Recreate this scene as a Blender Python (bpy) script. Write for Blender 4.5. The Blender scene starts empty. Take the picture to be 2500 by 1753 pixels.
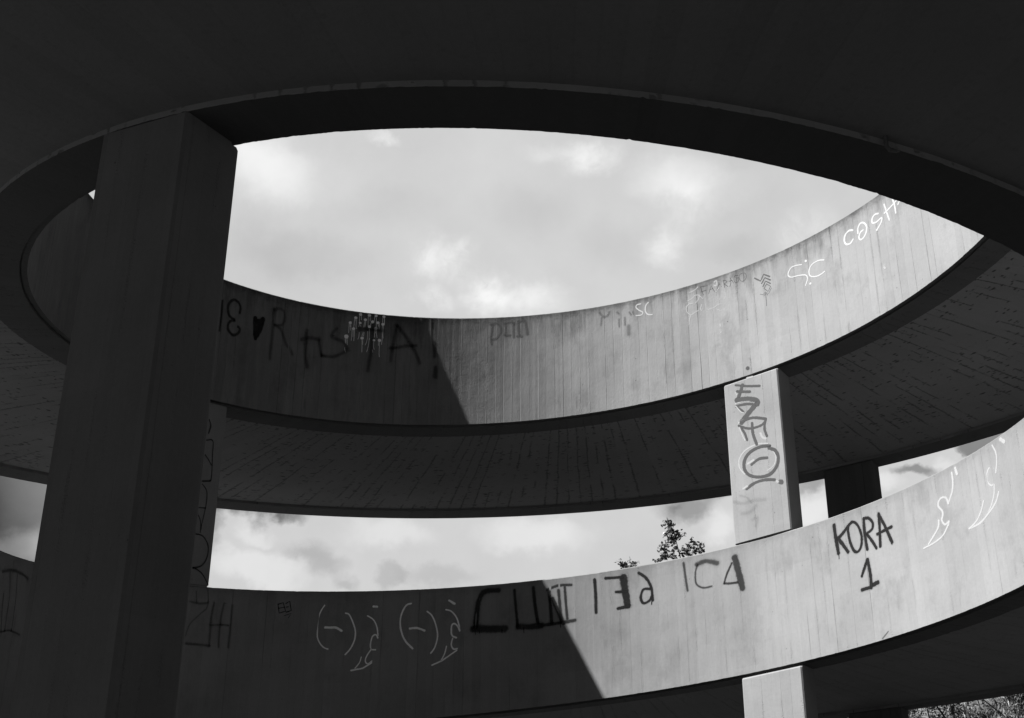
import bpy, math, random
from mathutils import Vector, Matrix
random.seed(7)
scene = bpy.context.scene
S = 3.7                       # inner radius of the spiral in metres
ZO = 1.6                      # eye height of the photographer
A0, PITCH, H = 1.18208, 0.7843, 0.3285   # height at the far side, rise per turn, parapet height (in radii)
W, RO, WO = 0.090, 1.98446, 0.0941       # inner beam width, outer radius, outer beam width
D, G, ST = 0.012, 0.005, 0.0087          # rebate depth, rebate drop, drip step
K = PITCH / (2 * math.pi)
rad, deg = math.radians, math.degrees
EXPO = 1.4

# ---------------------------------------------------------------- camera
FPX, CD, PIT, YAW, ROLL = 2925.94, 2.18107, 0.4037, -0.04932, 0.00494
F = Vector((math.cos(PIT) * math.sin(YAW), math.cos(PIT) * math.cos(YAW), math.sin(PIT)))
R0 = Vector((math.cos(YAW), -math.sin(YAW), 0)); U0 = R0.cross(F)
RR = R0 * math.cos(ROLL) + U0 * math.sin(ROLL); UU = RR.cross(F)
cam_d = bpy.data.cameras.new('camera'); cam = bpy.data.objects.new('camera', cam_d)
scene.collection.objects.link(cam); scene.camera = cam
cam.matrix_world = Matrix(((RR.x, UU.x, -F.x, 0), (RR.y, UU.y, -F.y, -CD * S), (RR.z, UU.z, -F.z, ZO), (0, 0, 0, 1)))
cam_d.sensor_width = 36; cam_d.lens = FPX / 2500 * 36; cam_d.clip_start = 0.05; cam_d.clip_end = 3000

# ---------------------------------------------------------------- sun, sky, exposure
SUN_AZ, SUN_EL = rad(204.0), rad(45.5)
sdir = Vector((math.cos(SUN_AZ) * math.cos(SUN_EL), math.sin(SUN_AZ) * math.cos(SUN_EL), math.sin(SUN_EL)))
sun_d = bpy.data.lights.new('sun', 'SUN'); sun_d.energy = 5.0; sun_d.angle = rad(0.5); sun_d.color = (1, 1, 1)
sun = bpy.data.objects.new('sun', sun_d); scene.collection.objects.link(sun)
sun.rotation_euler = sdir.to_track_quat('Z', 'Y').to_euler(); sun.location = (0, 0, 30)
scene.view_settings.view_transform = 'Standard'; scene.view_settings.look = 'None'
scene.view_settings.gamma = 1; scene.view_settings.exposure = EXPO; scene.view_settings.use_curve_mapping = False
scene.render.engine = 'CYCLES'
scene.cycles.max_bounces = 6; scene.cycles.transparent_max_bounces = 16

def N(nt, typ, **kw):
    n = nt.nodes.new(typ)
    for k, v in kw.items():
        if k[0] == 'i' and k[1:].isdigit(): n.inputs[int(k[1:])].default_value = v
        else: setattr(n, k, v)
    return n
def L(nt, a, b, oi=0, ii=0): nt.links.new(a.outputs[oi], b.inputs[ii])
class NB:                                     # small helper to write node maths as expressions
    def __init__(s, nt): s.nt = nt
    def _in(s, n, i, v):
        if isinstance(v, (int, float)): n.inputs[i].default_value = v
        elif isinstance(v, tuple): n.inputs[i].default_value = v
        else: s.nt.links.new(v, n.inputs[i])
    def m(s, op, a, b=0.0, c=0.0, clamp=False):
        n = s.nt.nodes.new('ShaderNodeMath'); n.operation = op; n.use_clamp = clamp
        s._in(n, 0, a); s._in(n, 1, b)
        if op in ('MULTIPLY_ADD',): s._in(n, 2, c)
        return n.outputs[0]
    def v(s, op, a, b=(0, 0, 0)):
        n = s.nt.nodes.new('ShaderNodeVectorMath'); n.operation = op
        s._in(n, 0, a); s._in(n, 1, b)
        return n.outputs['Value'] if op in ('LENGTH', 'DOT_PRODUCT', 'DISTANCE') else n.outputs[0]
    def comb(s, x, y, z=0.0):
        n = s.nt.nodes.new('ShaderNodeCombineXYZ'); s._in(n, 0, x); s._in(n, 1, y); s._in(n, 2, z); return n.outputs[0]
    def sep(s, v):
        n = s.nt.nodes.new('ShaderNodeSeparateXYZ'); s._in(n, 0, v); return n.outputs
    def ramp(s, x, a, b, lo=0.0, hi=1.0, smooth=True):
        n = s.nt.nodes.new('ShaderNodeMapRange'); n.interpolation_type = 'SMOOTHSTEP' if smooth else 'LINEAR'
        s._in(n, 0, x); s._in(n, 1, a); s._in(n, 2, b); s._in(n, 3, lo); s._in(n, 4, hi); return n.outputs[0]
    def noise(s, vec, scale, detail=4.0, rough=0.55, color=False):
        n = s.nt.nodes.new('ShaderNodeTexNoise'); s._in(n, 'Vector', vec) if 0 else s.nt.links.new(vec, n.inputs['Vector'])
        n.inputs['Scale'].default_value = scale; n.inputs['Detail'].default_value = detail; n.inputs['Roughness'].default_value = rough
        return n.outputs['Color'] if color else n.outputs[0]
    def white(s, x):
        n = s.nt.nodes.new('ShaderNodeTexWhiteNoise'); n.noise_dimensions = '1D'; s._in(n, 1, x); return n.outputs[0]
    def white2(s, vec):
        n = s.nt.nodes.new('ShaderNodeTexWhiteNoise'); n.noise_dimensions = '2D'; s.nt.links.new(vec, n.inputs[0]); return n.outputs[0]
    def vor(s, vec, scale, rnd=1.0):
        n = s.nt.nodes.new('ShaderNodeTexVoronoi'); s.nt.links.new(vec, n.inputs['Vector']); n.inputs['Scale'].default_value = scale
        n.inputs['Randomness'].default_value = rnd; return n.outputs

world = bpy.data.worlds.new('World'); scene.world = world; world.use_nodes = True
wn = world.node_tree; wn.nodes.clear(); b = NB(wn)
sky = N(wn, 'ShaderNodeTexSky'); sky.sky_type = 'NISHITA'; sky.sun_disc = False
sky.sun_elevation = SUN_EL; sky.sun_rotation = math.atan2(sdir.x, sdir.y)
sc = N(wn, 'ShaderNodeSeparateColor'); wn.links.new(sky.outputs[0], sc.inputs[0])
bg1 = N(wn, 'ShaderNodeBackground'); bg1.inputs[1].default_value = 0.05
redf = b_red = N(wn, 'ShaderNodeMath'); redf.operation = 'MULTIPLY'; redf.inputs[1].default_value = .1
wn.links.new(sc.outputs[0], redf.inputs[0]); wn.links.new(redf.outputs[0], bg1.inputs[0])   # black and white film behind a dense red filter: little of the blue sky is left
tc = N(wn, 'ShaderNodeTexCoord'); dirv = tc.outputs['Generated']
x, y, z = b.sep(dirv)
az = b.m('MULTIPLY', b.m('ARCTAN2', x, y), 57.2958); el = b.m('MULTIPLY', b.m('ARCSINE', z), 57.2958)
p0 = b.comb(az, el, 0.0)
n1 = b.noise(dirv, 7.0, 5.0, .6, True); n2 = b.noise(dirv, 30.0, 5.0, .62, True)
warp = b.v('MULTIPLY', b.v('SUBTRACT', n1, (.5, .5, .5)), (3.2, 3.2, 0))
warp2 = b.v('MULTIPLY', b.v('SUBTRACT', n2, (.5, .5, .5)), (1.8, 1.8, 0))
pw = b.v('ADD', p0, b.v('ADD', warp, warp2)); ps = b.v('ADD', p0, warp2)
# clouds: (azimuth, elevation, half width, half height, amount, edge softness 0 hard .. 1 soft, ragged)
CLOUDS = [
(-2, 22, 34, 24, 0.63, 0.3, 0),
(-16.56, 31.58, 3.45, 2.55, 0.24, 0.95, 1),
(-18.37, 32.11, 2.08, 1.17, 0.1, 0.9, 1),
(-13.45, 31.32, 4.58, 2.35, 0.06, 0.9, 1),
(-14.41, 27.6, 5.75, 1.76, -0.08, 0.9, 1),
(-10.7, 30.19, 4.98, 1.76, -0.04, 0.9, 1),
(-1.74, 30.08, 3.62, 2.35, -0.05, 0.9, 1),
(2.68, 28.44, 3.12, 1.76, -0.05, 0.9, 1),
(9.17, 28.05, 3.33, 1.17, -0.06, 0.9, 1),
(-7.03, 27.48, 2.87, 1.76, 0.18, 0.95, 2),
(-5.51, 28.3, 1.33, 0.78, 0.12, 0.9, 2),
(-4.15, 26.08, 1.96, 1.57, 0.17, 0.95, 2),
(-1.97, 25.9, 3.27, 1.37, 0.14, 0.95, 2),
(-7.17, 25.62, 1.95, 0.78, 0.12, 0.9, 2),
(1.48, 32.9, 2.1, 1.17, 0.18, 0.9, 2),
(5.95, 31.73, 3.45, 1.96, 0.18, 0.9, 1),
(6.3, 30.18, 2.04, 2.15, 0.1, 0.8, 2),
(5.3, 28.32, 1.33, 1.17, 0.14, 0.9, 2),
(12.59, 28.29, 2.45, 1.76, 0.13, 0.9, 2),
(-10.26, 33.55, 1.41, 0.47, 0.12, 0.8, 2),
(-0.58, 33.32, 2.11, 0.78, 0.08, 0.9, 2),
(8.36, 31.17, 4.58, 1.17, 0.05, 0.9, 1),
(-16.28, 15.57, 4.68, 0.86, -0.5, 0.9, 1),
(-17.23, 14.57, 0.69, 1.57, -0.25, 0.8, 1),
(-15.06, 12.83, 3.01, 1.17, 0.14, 0.6, 1),
(-15.2, 14.32, 1.41, 0.59, 0.12, 0.8, 1),
(-12.54, 13.7, 1.61, 0.7, -0.16, 0.9, 1),
(-11.62, 13.08, 1.61, 0.7, -0.16, 0.9, 1),
(-10.61, 12.36, 1.0, 0.47, -0.14, 0.8, 1),
(-8.77, 14.6, 3.04, 0.98, 0.12, 0.8, 1),
(-8.49, 12.8, 1.0, 0.67, -0.12, 0.55, 1),
(-6.32, 12.72, 2.41, 0.59, -0.08, 0.7, 1),
(-13.74, 15.3, 1.62, 0.43, -0.2, 0.8, 1),
(-1.78, 14.51, 3.64, 1.17, 0.14, 0.8, 1),
(6.03, 15.72, 2.44, 0.82, -0.3, 0.8, 1),
(8.02, 16.11, 1.02, 0.67, -0.25, 0.7, 1),
(5.25, 15.94, 0.81, 0.39, -0.1, 0.8, 1),
(7.33, 14.53, 1.21, 0.78, 0.14, 0.8, 1),
(11.96, 16.74, 1.23, 0.59, -0.28, 0.8, 1),
(12.03, 15.51, 1.22, 0.98, 0.15, 0.7, 1),
(14.95, 16.33, 1.43, 0.78, 0.15, 0.7, 1),
(16.69, 16.92, 1.43, 0.43, -0.34, 0.7, 1),
(17.99, 16.98, 0.82, 0.78, 0.12, 0.6, 1),
(20.29, 17.91, 1.75, 1.17, -0.4, 0.2, 1),
(-26.42, 15.74, 5.29, 3.13, -0.42, 0.6, 1),
(-25.77, 11.88, 4.4, 2.15, -0.4, 0.8, 1)]
val = 0.0
wisp = b.ramp(b.noise(b.v('ADD', dirv, b.v('MULTIPLY', b.v('SUBTRACT', n1, (.5, .5, .5)), (.12, .12, .12))), 16.0, 8.0, .62), .36, .66, .15, 1.5)
for (ca, ce, ra, re, am, so, rg) in CLOUDS:
    d = b.v('LENGTH', b.v('DIVIDE', b.v('SUBTRACT', pw if rg else p0, (ca, ce, 0.0)), (ra, re, 1.0)))
    t = b.ramp(d, 1.0, 1.0 - so, 0.0, am)
    if rg == 2: t = b.m('MULTIPLY', t, wisp)
    val = b.m('ADD', val, t)
tex = b.noise(dirv, 11.0, 7.0, .58); tex2 = b.noise(dirv, 3.5, 3.0, .5)
val = b.m('ADD', val, b.m('MULTIPLY', b.m('SUBTRACT', tex, .5), 0.16))
val = b.m('ADD', val, b.m('MULTIPLY', b.m('SUBTRACT', tex2, .5), 0.14))
bg2 = N(wn, 'ShaderNodeBackground'); bg2.inputs[0].default_value = (1, 1, 1, 1); bg2.inputs[1].default_value = 1.0 / 2 ** EXPO
mx = N(wn, 'ShaderNodeMixShader'); wo_ = N(wn, 'ShaderNodeOutputWorld')
vc = b.m('MAXIMUM', b.m('MINIMUM', val, .93), 0.0)
wn.links.new(vc, mx.inputs[0]); wn.links.new(bg1.outputs[0], mx.inputs[1]); wn.links.new(bg2.outputs[0], mx.inputs[2])
wn.links.new(mx.outputs[0], wo_.inputs[0])
world.cycles.sampling_method = 'MANUAL'; world.cycles.sample_map_resolution = 1024

# ---------------------------------------------------------------- materials
def new_mat(name):
    m = bpy.data.materials.new(name); m.use_nodes = True; nt = m.node_tree; nt.nodes.clear()
    out = N(nt, 'ShaderNodeOutputMaterial'); bs = N(nt, 'ShaderNodeBsdfPrincipled')
    bs.inputs['Specular IOR Level'].default_value = 0.25; bs.inputs['Roughness'].default_value = .85
    nt.links.new(bs.outputs[0], out.inputs[0]); return m, nt, bs, out
def grey(nt, bs, val):
    c = N(nt, 'ShaderNodeCombineColor')
    for i in range(3): nt.links.new(val, c.inputs[i])
    nt.links.new(c.outputs[0], bs.inputs['Base Color'])

def board_concrete(name, base, seed, stains=1.0, relief=1.0, top=None, board=.0905, holes=1.0, lines=1.0, patch=.5, dirty=None, sparse=0.0):
    """board marked concrete: u metres across the boards, v metres along them"""
    m, nt, bs, out = new_mat(name); b = NB(nt)
    uv = N(nt, 'ShaderNodeUVMap'); uv.uv_map = 'UVMap'
    u, v, _ = b.sep(uv.outputs[0])
    uvv = b.comb(u, v, seed)
    wob = b.m('MULTIPLY', b.m('SUBTRACT', b.noise(b.comb(b.m('MULTIPLY', u, 6.), b.m('MULTIPLY', v, 1.2), seed), 1.0, 3), .5), .012)
    ub = b.m('DIVIDE', b.m('ADD', b.m('ADD', u, wob), b.m('MULTIPLY', b.noise(b.comb(b.m('MULTIPLY', u, 4.5), 0.0, seed + 3), 1.0, 1), .07)), board)
    idx = b.m('FLOOR', ub); fr = b.m('SUBTRACT', ub, idx)
    d = b.m('MULTIPLY', b.m('MINIMUM', fr, b.m('SUBTRACT', 1.0, fr)), board)     # metres to the nearest joint
    jid = b.m('FLOOR', b.m('ADD', ub, .5))
    tone = b.m('MULTIPLY', b.m('SUBTRACT', b.white(b.m('ADD', idx, seed * 13.7)), .5), .05 + .1 * lines)
    pan = b.white2(b.comb(b.m('FLOOR', b.m('DIVIDE', u, board * 7)), b.m('FLOOR', b.m('ADD', b.m('DIVIDE', v, .62), b.white(b.m('FLOOR', b.m('DIVIDE', u, board * 7))))), 0.0))
    tone = b.m('ADD', tone, b.m('MULTIPLY', b.m('SUBTRACT', pan, .5), .06))
    big = b.m('MULTIPLY', b.m('SUBTRACT', b.noise(uvv, 1.3, 5, .6), .5), patch)
    fine = b.m('MULTIPLY', b.m('SUBTRACT', b.noise(uvv, 38., 5, .7), .5), .22)
    grain = b.m('MULTIPLY', b.m('SUBTRACT', b.noise(b.comb(b.m('MULTIPLY', u, 90.), b.m('MULTIPLY', v, 5.0), seed), 1.0, 4, .6), .5), .16)
    a = b.m('ADD', 1.0, b.m('ADD', b.m('ADD', tone, big), b.m('ADD', fine, grain)))
    # joints: dark hairlines, present along parts of some joints
    jr = b.white(b.m('ADD', jid, seed * 3.1 + 77))
    along = b.noise(b.comb(b.m('MULTIPLY', jid, 7.3), b.m('MULTIPLY', v, 1.6), seed), 1.0, 3, .5)
    strong = b.ramp(jr, .7, 1.0)
    jit = b.m('MULTIPLY', b.noise(b.comb(b.m('MULTIPLY', u, 30.), b.m('MULTIPLY', v, 60.), seed), 1.0, 2), .0035)
    wj = b.m('ADD', b.m('MULTIPLY', strong, .0024), .0008)
    line = b.ramp(b.m('ADD', d, b.m('SUBTRACT', jit, .0015)), wj, b.m('MULTIPLY', wj, .4))
    line = b.m('MULTIPLY', line, b.ramp(b.m('ADD', along, b.m('MULTIPLY', strong, .3)), .52 + sparse, .72 + sparse))
    a = b.m('MULTIPLY', a, b.m('SUBTRACT', 1.0, b.m('MULTIPLY', line, .68 * lines)))
    # rough honeycombed seams: lumps beside some joints
    jr2 = b.white(b.m('ADD', jid, seed * 5.3 + 11))
    seam = b.m('MULTIPLY', b.ramp(b.m('ADD', d, b.m('MULTIPLY', b.m('SUBTRACT', b.noise(uvv, 22., 3, .6), .5), .02)), .018, .002), b.m('MULTIPLY', b.ramp(jr2, .3, .7), b.ramp(b.noise(b.comb(b.m('MULTIPLY', jid, 3.3), b.m('MULTIPLY', v, 2.0), seed + 4), 1.0, 3), .45, .6)))
    lump = b.noise(uvv, 95., 3, .6)
    pits = b.ramp(lump, .62, .72)
    a = b.m('MULTIPLY', a, b.m('SUBTRACT', 1.0, b.m('MULTIPLY', b.m('MULTIPLY', seam, pits), .6)))
    # bug holes
    vo = b.vor(b.v('ADD', uvv, b.v('MULTIPLY', b.noise(uvv, 60., 2, .5, True), (.01, .01, 0))), 9.0)
    vr = b.sep(vo['Color'])[0]
    hole = b.m('MULTIPLY', b.ramp(vo['Distance'], .055, .03), b.ramp(vr, .62, .66))
    vo2 = b.vor(uvv, 26.0); hole2 = b.m('MULTIPLY', b.ramp(vo2['Distance'], .07, .04), b.ramp(b.sep(vo2['Color'])[0], .8, .84))
    hole = b.m('MULTIPLY', b.m('MAXIMUM', hole, b.m('MULTIPLY', hole2, .7)), holes)
    a = b.m('MULTIPLY', a, b.m('SUBTRACT', 1.0, b.m('MULTIPLY', hole, .5)))
    # runs of dirty water from the rim and a few darker runs lower down
    if top is not None:
        st = b.noise(b.comb(b.m('MULTIPLY', u, 12.), b.m('MULTIPLY', v, 1.3), seed + 2), 1.0, 6, .7)
        reach = b.m('SUBTRACT', top, b.m('MULTIPLY', b.m('MULTIPLY', b.ramp(st, .38, .75), b.noise(b.comb(b.m('MULTIPLY', u, 1.1), 0.0, seed), 1.0, 2)), .75))
        run = b.ramp(b.m('ADD', v, b.m('MULTIPLY', b.m('SUBTRACT', b.noise(uvv, 9., 5, .7), .5), .25)), b.m('SUBTRACT', reach, .22), b.m('ADD', reach, .25))
        a = b.m('MULTIPLY', a, b.m('SUBTRACT', 1.0, b.m('MULTIPLY', run, .34 * stains)))
        rim = b.m('MULTIPLY', b.ramp(b.m('ADD', v, b.m('MULTIPLY', b.m('SUBTRACT', b.noise(uvv, 12., 6, .75), .5), .26)), top - .10, top + .02), .5 * stains)
        blot = b.m('MULTIPLY', b.ramp(b.noise(b.comb(b.m('MULTIPLY', u, 2.6), b.m('MULTIPLY', v, 1.5), seed + 12), 1.0, 7, .68), .5, .68), .24 * min(1, stains + .45))
        a = b.m('MULTIPLY', a, b.m('SUBTRACT', 1.0, blot))
        a = b.m('MULTIPLY', a, b.m('SUBTRACT', 1.0, rim))
        low = b.m('MULTIPLY', b.ramp(b.noise(b.comb(b.m('MULTIPLY', u, 22.), b.m('MULTIPLY', v, 2.2), seed + 9), 1.0, 3, .6), .64, .72), b.ramp(v, .4, .0))
        a = b.m('MULTIPLY', a, b.m('SUBTRACT', 1.0, b.m('MULTIPLY', low, .3 * stains)))
    if dirty:      # a stretch of wall that the rain has kept dirty
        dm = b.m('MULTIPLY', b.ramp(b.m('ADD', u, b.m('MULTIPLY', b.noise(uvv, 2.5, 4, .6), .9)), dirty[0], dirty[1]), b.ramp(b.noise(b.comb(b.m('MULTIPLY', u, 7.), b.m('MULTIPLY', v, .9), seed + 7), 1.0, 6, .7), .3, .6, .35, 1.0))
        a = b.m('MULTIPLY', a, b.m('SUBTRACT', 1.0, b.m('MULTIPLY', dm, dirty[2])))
    grey(nt, bs, b.m('MULTIPLY', a, base))
    # relief in metres
    brd = b.m('MULTIPLY', b.m('SUBTRACT', b.white(b.m('ADD', idx, seed * 2.2 + 5)), .5), .0016)
    h = b.m('ADD', brd, b.m('MULTIPLY', b.noise(uvv, 5., 4, .55), .004))
    h = b.m('ADD', h, b.m('MULTIPLY', b.noise(uvv, 45., 6, .75), .0022 if top is not None and dirty else .0014))
    h = b.m('ADD', h, b.m('MULTIPLY', b.noise(b.comb(b.m('MULTIPLY', u, 120.), b.m('MULTIPLY', v, 8.0), seed), 1.0, 3), .0005))
    ridge = b.m('MULTIPLY', b.m('MULTIPLY', b.ramp(d, .004, .0005), b.ramp(b.m('ADD', along, b.m('MULTIPLY', strong, .3)), .35 + sparse, .6 + sparse)), b.m('SUBTRACT', b.m('MULTIPLY', jr2, .006), .0026))
    h = b.m('ADD', h, ridge)
    h = b.m('ADD', h, b.m('MULTIPLY', seam, b.m('SUBTRACT', b.m('MULTIPLY', lump, .016), .008)))
    h = b.m('SUBTRACT', h, b.m('MULTIPLY', line, .0025)); h = b.m('SUBTRACT', h, b.m('MULTIPLY', hole, .004))
    bp = N(nt, 'ShaderNodeBump'); bp.inputs['Strength'].default_value = 1.0; bp.inputs['Distance'].default_value = relief
    nt.links.new(h, bp.inputs['Height']); nt.links.new(bp.outputs[0], bs.inputs['Normal'])
    return m

def soffit_concrete(name, base, seed, marks=1.0):
    """underside of the slab: u metres around, v metres outwards, clusters of blow holes strung along the radial boards"""
    m, nt, bs, out = new_mat(name); b = NB(nt)
    uv = N(nt, 'ShaderNodeUVMap'); uv.uv_map = 'UVMap'; u, v, _ = b.sep(uv.outputs[0]); uvv = b.comb(u, v, seed)
    big = b.m('MULTIPLY', b.m('SUBTRACT', b.noise(uvv, .9, 5, .6), .5), .4)
    fine = b.m('MULTIPLY', b.m('SUBTRACT', b.noise(uvv, 25., 5, .7), .5), .25)
    ub = b.m('DIVIDE', b.m('ADD', u, b.m('MULTIPLY', b.noise(uvv, 1.5, 3), .05)), .115); idx = b.m('FLOOR', b.m('ADD', ub, .5)); d = b.m('MULTIPLY', b.m('ABSOLUTE', b.m('SUBTRACT', ub, idx)), .115)
    a = b.m('ADD', 1.0, b.m('ADD', big, fine))
    a = b.m('ADD', a, b.m('MULTIPLY', b.m('SUBTRACT', b.white(b.m('FLOOR', ub)), .5), .08))
    # the far half of every turn was cast against rough boards, the near half against smooth ones
    tt = b.m('MODULO', b.m('DIVIDE', u, S * 1.4), 2 * math.pi)
    zone = b.m('MULTIPLY', b.ramp(tt, 3.95, 3.5), b.m('ADD', .0, b.ramp(tt, -.3, .0)))
    zone = b.m('MAXIMUM', b.m('MULTIPLY', zone, 1.0), .10)
    clus = b.noise(b.comb(b.m('MULTIPLY', u, 1.3), b.m('MULTIPLY', v, 1.1), seed), 1.0, 4, .6)
    cl = b.ramp(clus, .36, .60)
    jr = b.white(b.m('ADD', idx, seed))
    al = b.noise(b.comb(b.m('MULTIPLY', idx, 5.1), b.m('MULTIPLY', v, 1.7), seed), 1.0, 4, .62)
    pres = b.m('ADD', b.m('ADD', al, b.m('MULTIPLY', jr, .22)), b.m('MULTIPLY', cl, .10))
    rag = b.m('MULTIPLY', b.m('SUBTRACT', b.noise(b.comb(b.m('MULTIPLY', u, 12.), b.m('MULTIPLY', v, 45.), seed), 1.0, 3, .7), .5), .05)
    streak = b.m('MULTIPLY', b.ramp(b.m('ADD', d, rag), .012, .0), b.ramp(pres, .60, .74))
    near = b.m('MULTIPLY', b.ramp(d, .06, .01), b.ramp(pres, .50, .68))
    wv = b.v('ADD', uvv, b.v('MULTIPLY', b.noise(uvv, 25., 2, .5, True), (.03, .02, 0)))
    vo = b.vor(b.v('MULTIPLY', wv, (.62, 1.25, 1)), 20.0); vr = b.sep(vo['Color'])[0]
    thr = b.m('SUBTRACT', 1.0, b.m('ADD', b.m('MULTIPLY', near, .55), b.m('MULTIPLY', cl, .42)))
    siz = b.m('ADD', .16, b.m('MULTIPLY', b.sep(vo['Color'])[1], .34))
    hole = b.m('MULTIPLY', b.ramp(vo['Distance'], siz, b.m('MULTIPLY', siz, .4)), b.ramp(vr, thr, b.m('ADD', thr, .05)))
    dark = b.m('MULTIPLY', b.m('MAXIMUM', b.m('MULTIPLY', hole, .9), b.m('MULTIPLY', streak, .7)), zone)
    a = b.m('MULTIPLY', a, b.m('SUBTRACT', 1.0, b.m('MULTIPLY', dark, min(.8, .72 * marks))))
    grey(nt, bs, b.m('MULTIPLY', a, base))
    h = b.m('SUBTRACT', b.m('MULTIPLY', b.noise(uvv, 40., 4, .6), .002), b.m('MULTIPLY', dark, .006))
    bp = N(nt, 'ShaderNodeBump'); bp.inputs['Distance'].default_value = 1.0
    nt.links.new(h, bp.inputs['Height']); nt.links.new(bp.outputs[0], bs.inputs['Normal'])
    return m

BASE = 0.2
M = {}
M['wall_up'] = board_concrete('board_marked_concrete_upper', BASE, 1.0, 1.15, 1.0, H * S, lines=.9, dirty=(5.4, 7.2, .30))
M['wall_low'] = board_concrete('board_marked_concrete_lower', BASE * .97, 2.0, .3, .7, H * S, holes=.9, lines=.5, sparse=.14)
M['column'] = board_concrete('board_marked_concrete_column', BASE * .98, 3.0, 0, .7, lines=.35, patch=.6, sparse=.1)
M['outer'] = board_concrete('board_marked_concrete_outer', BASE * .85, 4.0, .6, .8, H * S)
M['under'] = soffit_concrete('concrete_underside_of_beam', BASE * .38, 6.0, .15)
M['drip'] = soffit_concrete('lightened_drip_edge', BASE * 1.45, 8.0, .6)  # drip face made lighter in colour, standing for light from outside
M['soffit'] = soffit_concrete('blow_holed_soffit_concrete', BASE * .95, 5.0, 1.1)

M['soffit_low'] = soffit_concrete('smooth_soffit_concrete', BASE * .95, 7.0, .22)
def simple(name, base, var, scale, rough=.9):
    m, nt, bs, out = new_mat(name); b = NB(nt); tc = N(nt, 'ShaderNodeTexCoord')
    n = b.noise(tc.outputs['Object'], scale, 6, .65)
    grey(nt, bs, b.m('MULTIPLY', b.m('ADD', 1.0, b.m('MULTIPLY', b.m('SUBTRACT', n, .5), var)), base)); bs.inputs['Roughness'].default_value = rough
    bp = N(nt, 'ShaderNodeBump'); bp.inputs['Distance'].default_value = .01; nt.links.new(n, bp.inputs['Height']); nt.links.new(bp.outputs[0], bs.inputs['Normal'])
    return m
M['ground'] = simple('gravelly_ground', 0.045, .8, 1.5)
M['ground_shade'] = simple('near_ground_shade', .013, .6, 3)  # near ground darkened in colour, standing for shade there
M['bark'] = simple('bark', .09, .8, 12)
M['steel'] = simple('rusty_steel', .12, .6, 30, .6)
def leaf(name, base):
    m, nt, bs, out = new_mat(name); b = NB(nt)
    g = N(nt, 'ShaderNodeNewGeometry')
    grey(nt, bs, b.m('MULTIPLY', b.m('ADD', .55, b.m('MULTIPLY', g.outputs['Random Per Island'], .9)), base)); bs.inputs['Roughness'].default_value = .45
    bs.inputs['Specular IOR Level'].default_value = .5
    tr = N(nt, 'ShaderNodeBsdfTranslucent'); tr.inputs[0].default_value = (base, base, base, 1); mxs = N(nt, 'ShaderNodeMixShader'); mxs.inputs[0].default_value = .2
    nt.links.new(bs.outputs[0], mxs.inputs[1]); nt.links.new(tr.outputs[0], mxs.inputs[2]); nt.links.new(mxs.outputs[0], out.inputs[0]); return m
M['leaf'] = leaf('leaf', .06); M['leaf_birch'] = leaf('birch_leaf', .05); M['leaf_willow'] = leaf('willow_leaf', .09)

PAINT = {'black': (.018, .10), 'dark': (.012, .12), 'grey': (.085, .1), 'grey2': (.065, .06), 'thin': (.045, .15), 'stain': (.09, .5), 'white': (.385, .12), 'pale': (.85, .1)}  # pale is the white paint made lighter where the wall is shaded
paint_cache = {}
HALO = 1.7
def paint(col, alpha, soft):
    k = (col, alpha, soft)
    if k in paint_cache: return paint_cache[k]
    base, _ = PAINT[col]
    m, nt, bs, out = new_mat('%s_spray_paint' % {'grey2': 'grey', 'thin': 'marker', 'dark': 'black', 'pale': 'white'}.get(col, col)); b = NB(nt)
    bs.inputs['Base Color'].default_value = (base, base, base, 1); bs.inputs['Roughness'].default_value = .9; bs.inputs['Specular IOR Level'].default_value = .1
    uv = N(nt, 'ShaderNodeUVMap'); uv.uv_map = 'UVMap'; tc = N(nt, 'ShaderNodeTexCoord'); ob = tc.outputs['Object']
    r = b.v('LENGTH', uv.outputs[0])
    n = b.noise(ob, 60., 4, .7); nf = b.noise(ob, 220., 3, .7)
    rr = b.m('ADD', r, b.m('ADD', b.m('MULTIPLY', b.m('SUBTRACT', n, .5), .35), b.m('MULTIPLY', b.m('SUBTRACT', nf, .5), .35)))
    core = b.ramp(b.m('MULTIPLY', rr, HALO), 1.0, 1.0 - soft)
    por = b.ramp(b.noise(ob, 9., 5, .65), .25, .5, .86, 1.0)
    a = b.m('MULTIPLY', core, por)
    if soft > .35:
        speck = b.ramp(b.noise(ob, 150., 3, .8), .3, .7)
        a = b.m('MAXIMUM', a, b.m('MULTIPLY', b.m('MULTIPLY', b.ramp(r, 1.0, .25), speck), .30))
    a = b.m('MULTIPLY', a, alpha, clamp=True)
    tr = N(nt, 'ShaderNodeBsdfTransparent'); mxs = N(nt, 'ShaderNodeMixShader')
    nt.links.new(a, mxs.inputs[0]); nt.links.new(tr.outputs[0], mxs.inputs[1]); nt.links.new(bs.outputs[0], mxs.inputs[2]); nt.links.new(mxs.outputs[0], out.inputs[0])
    paint_cache[k] = m; return m

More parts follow.
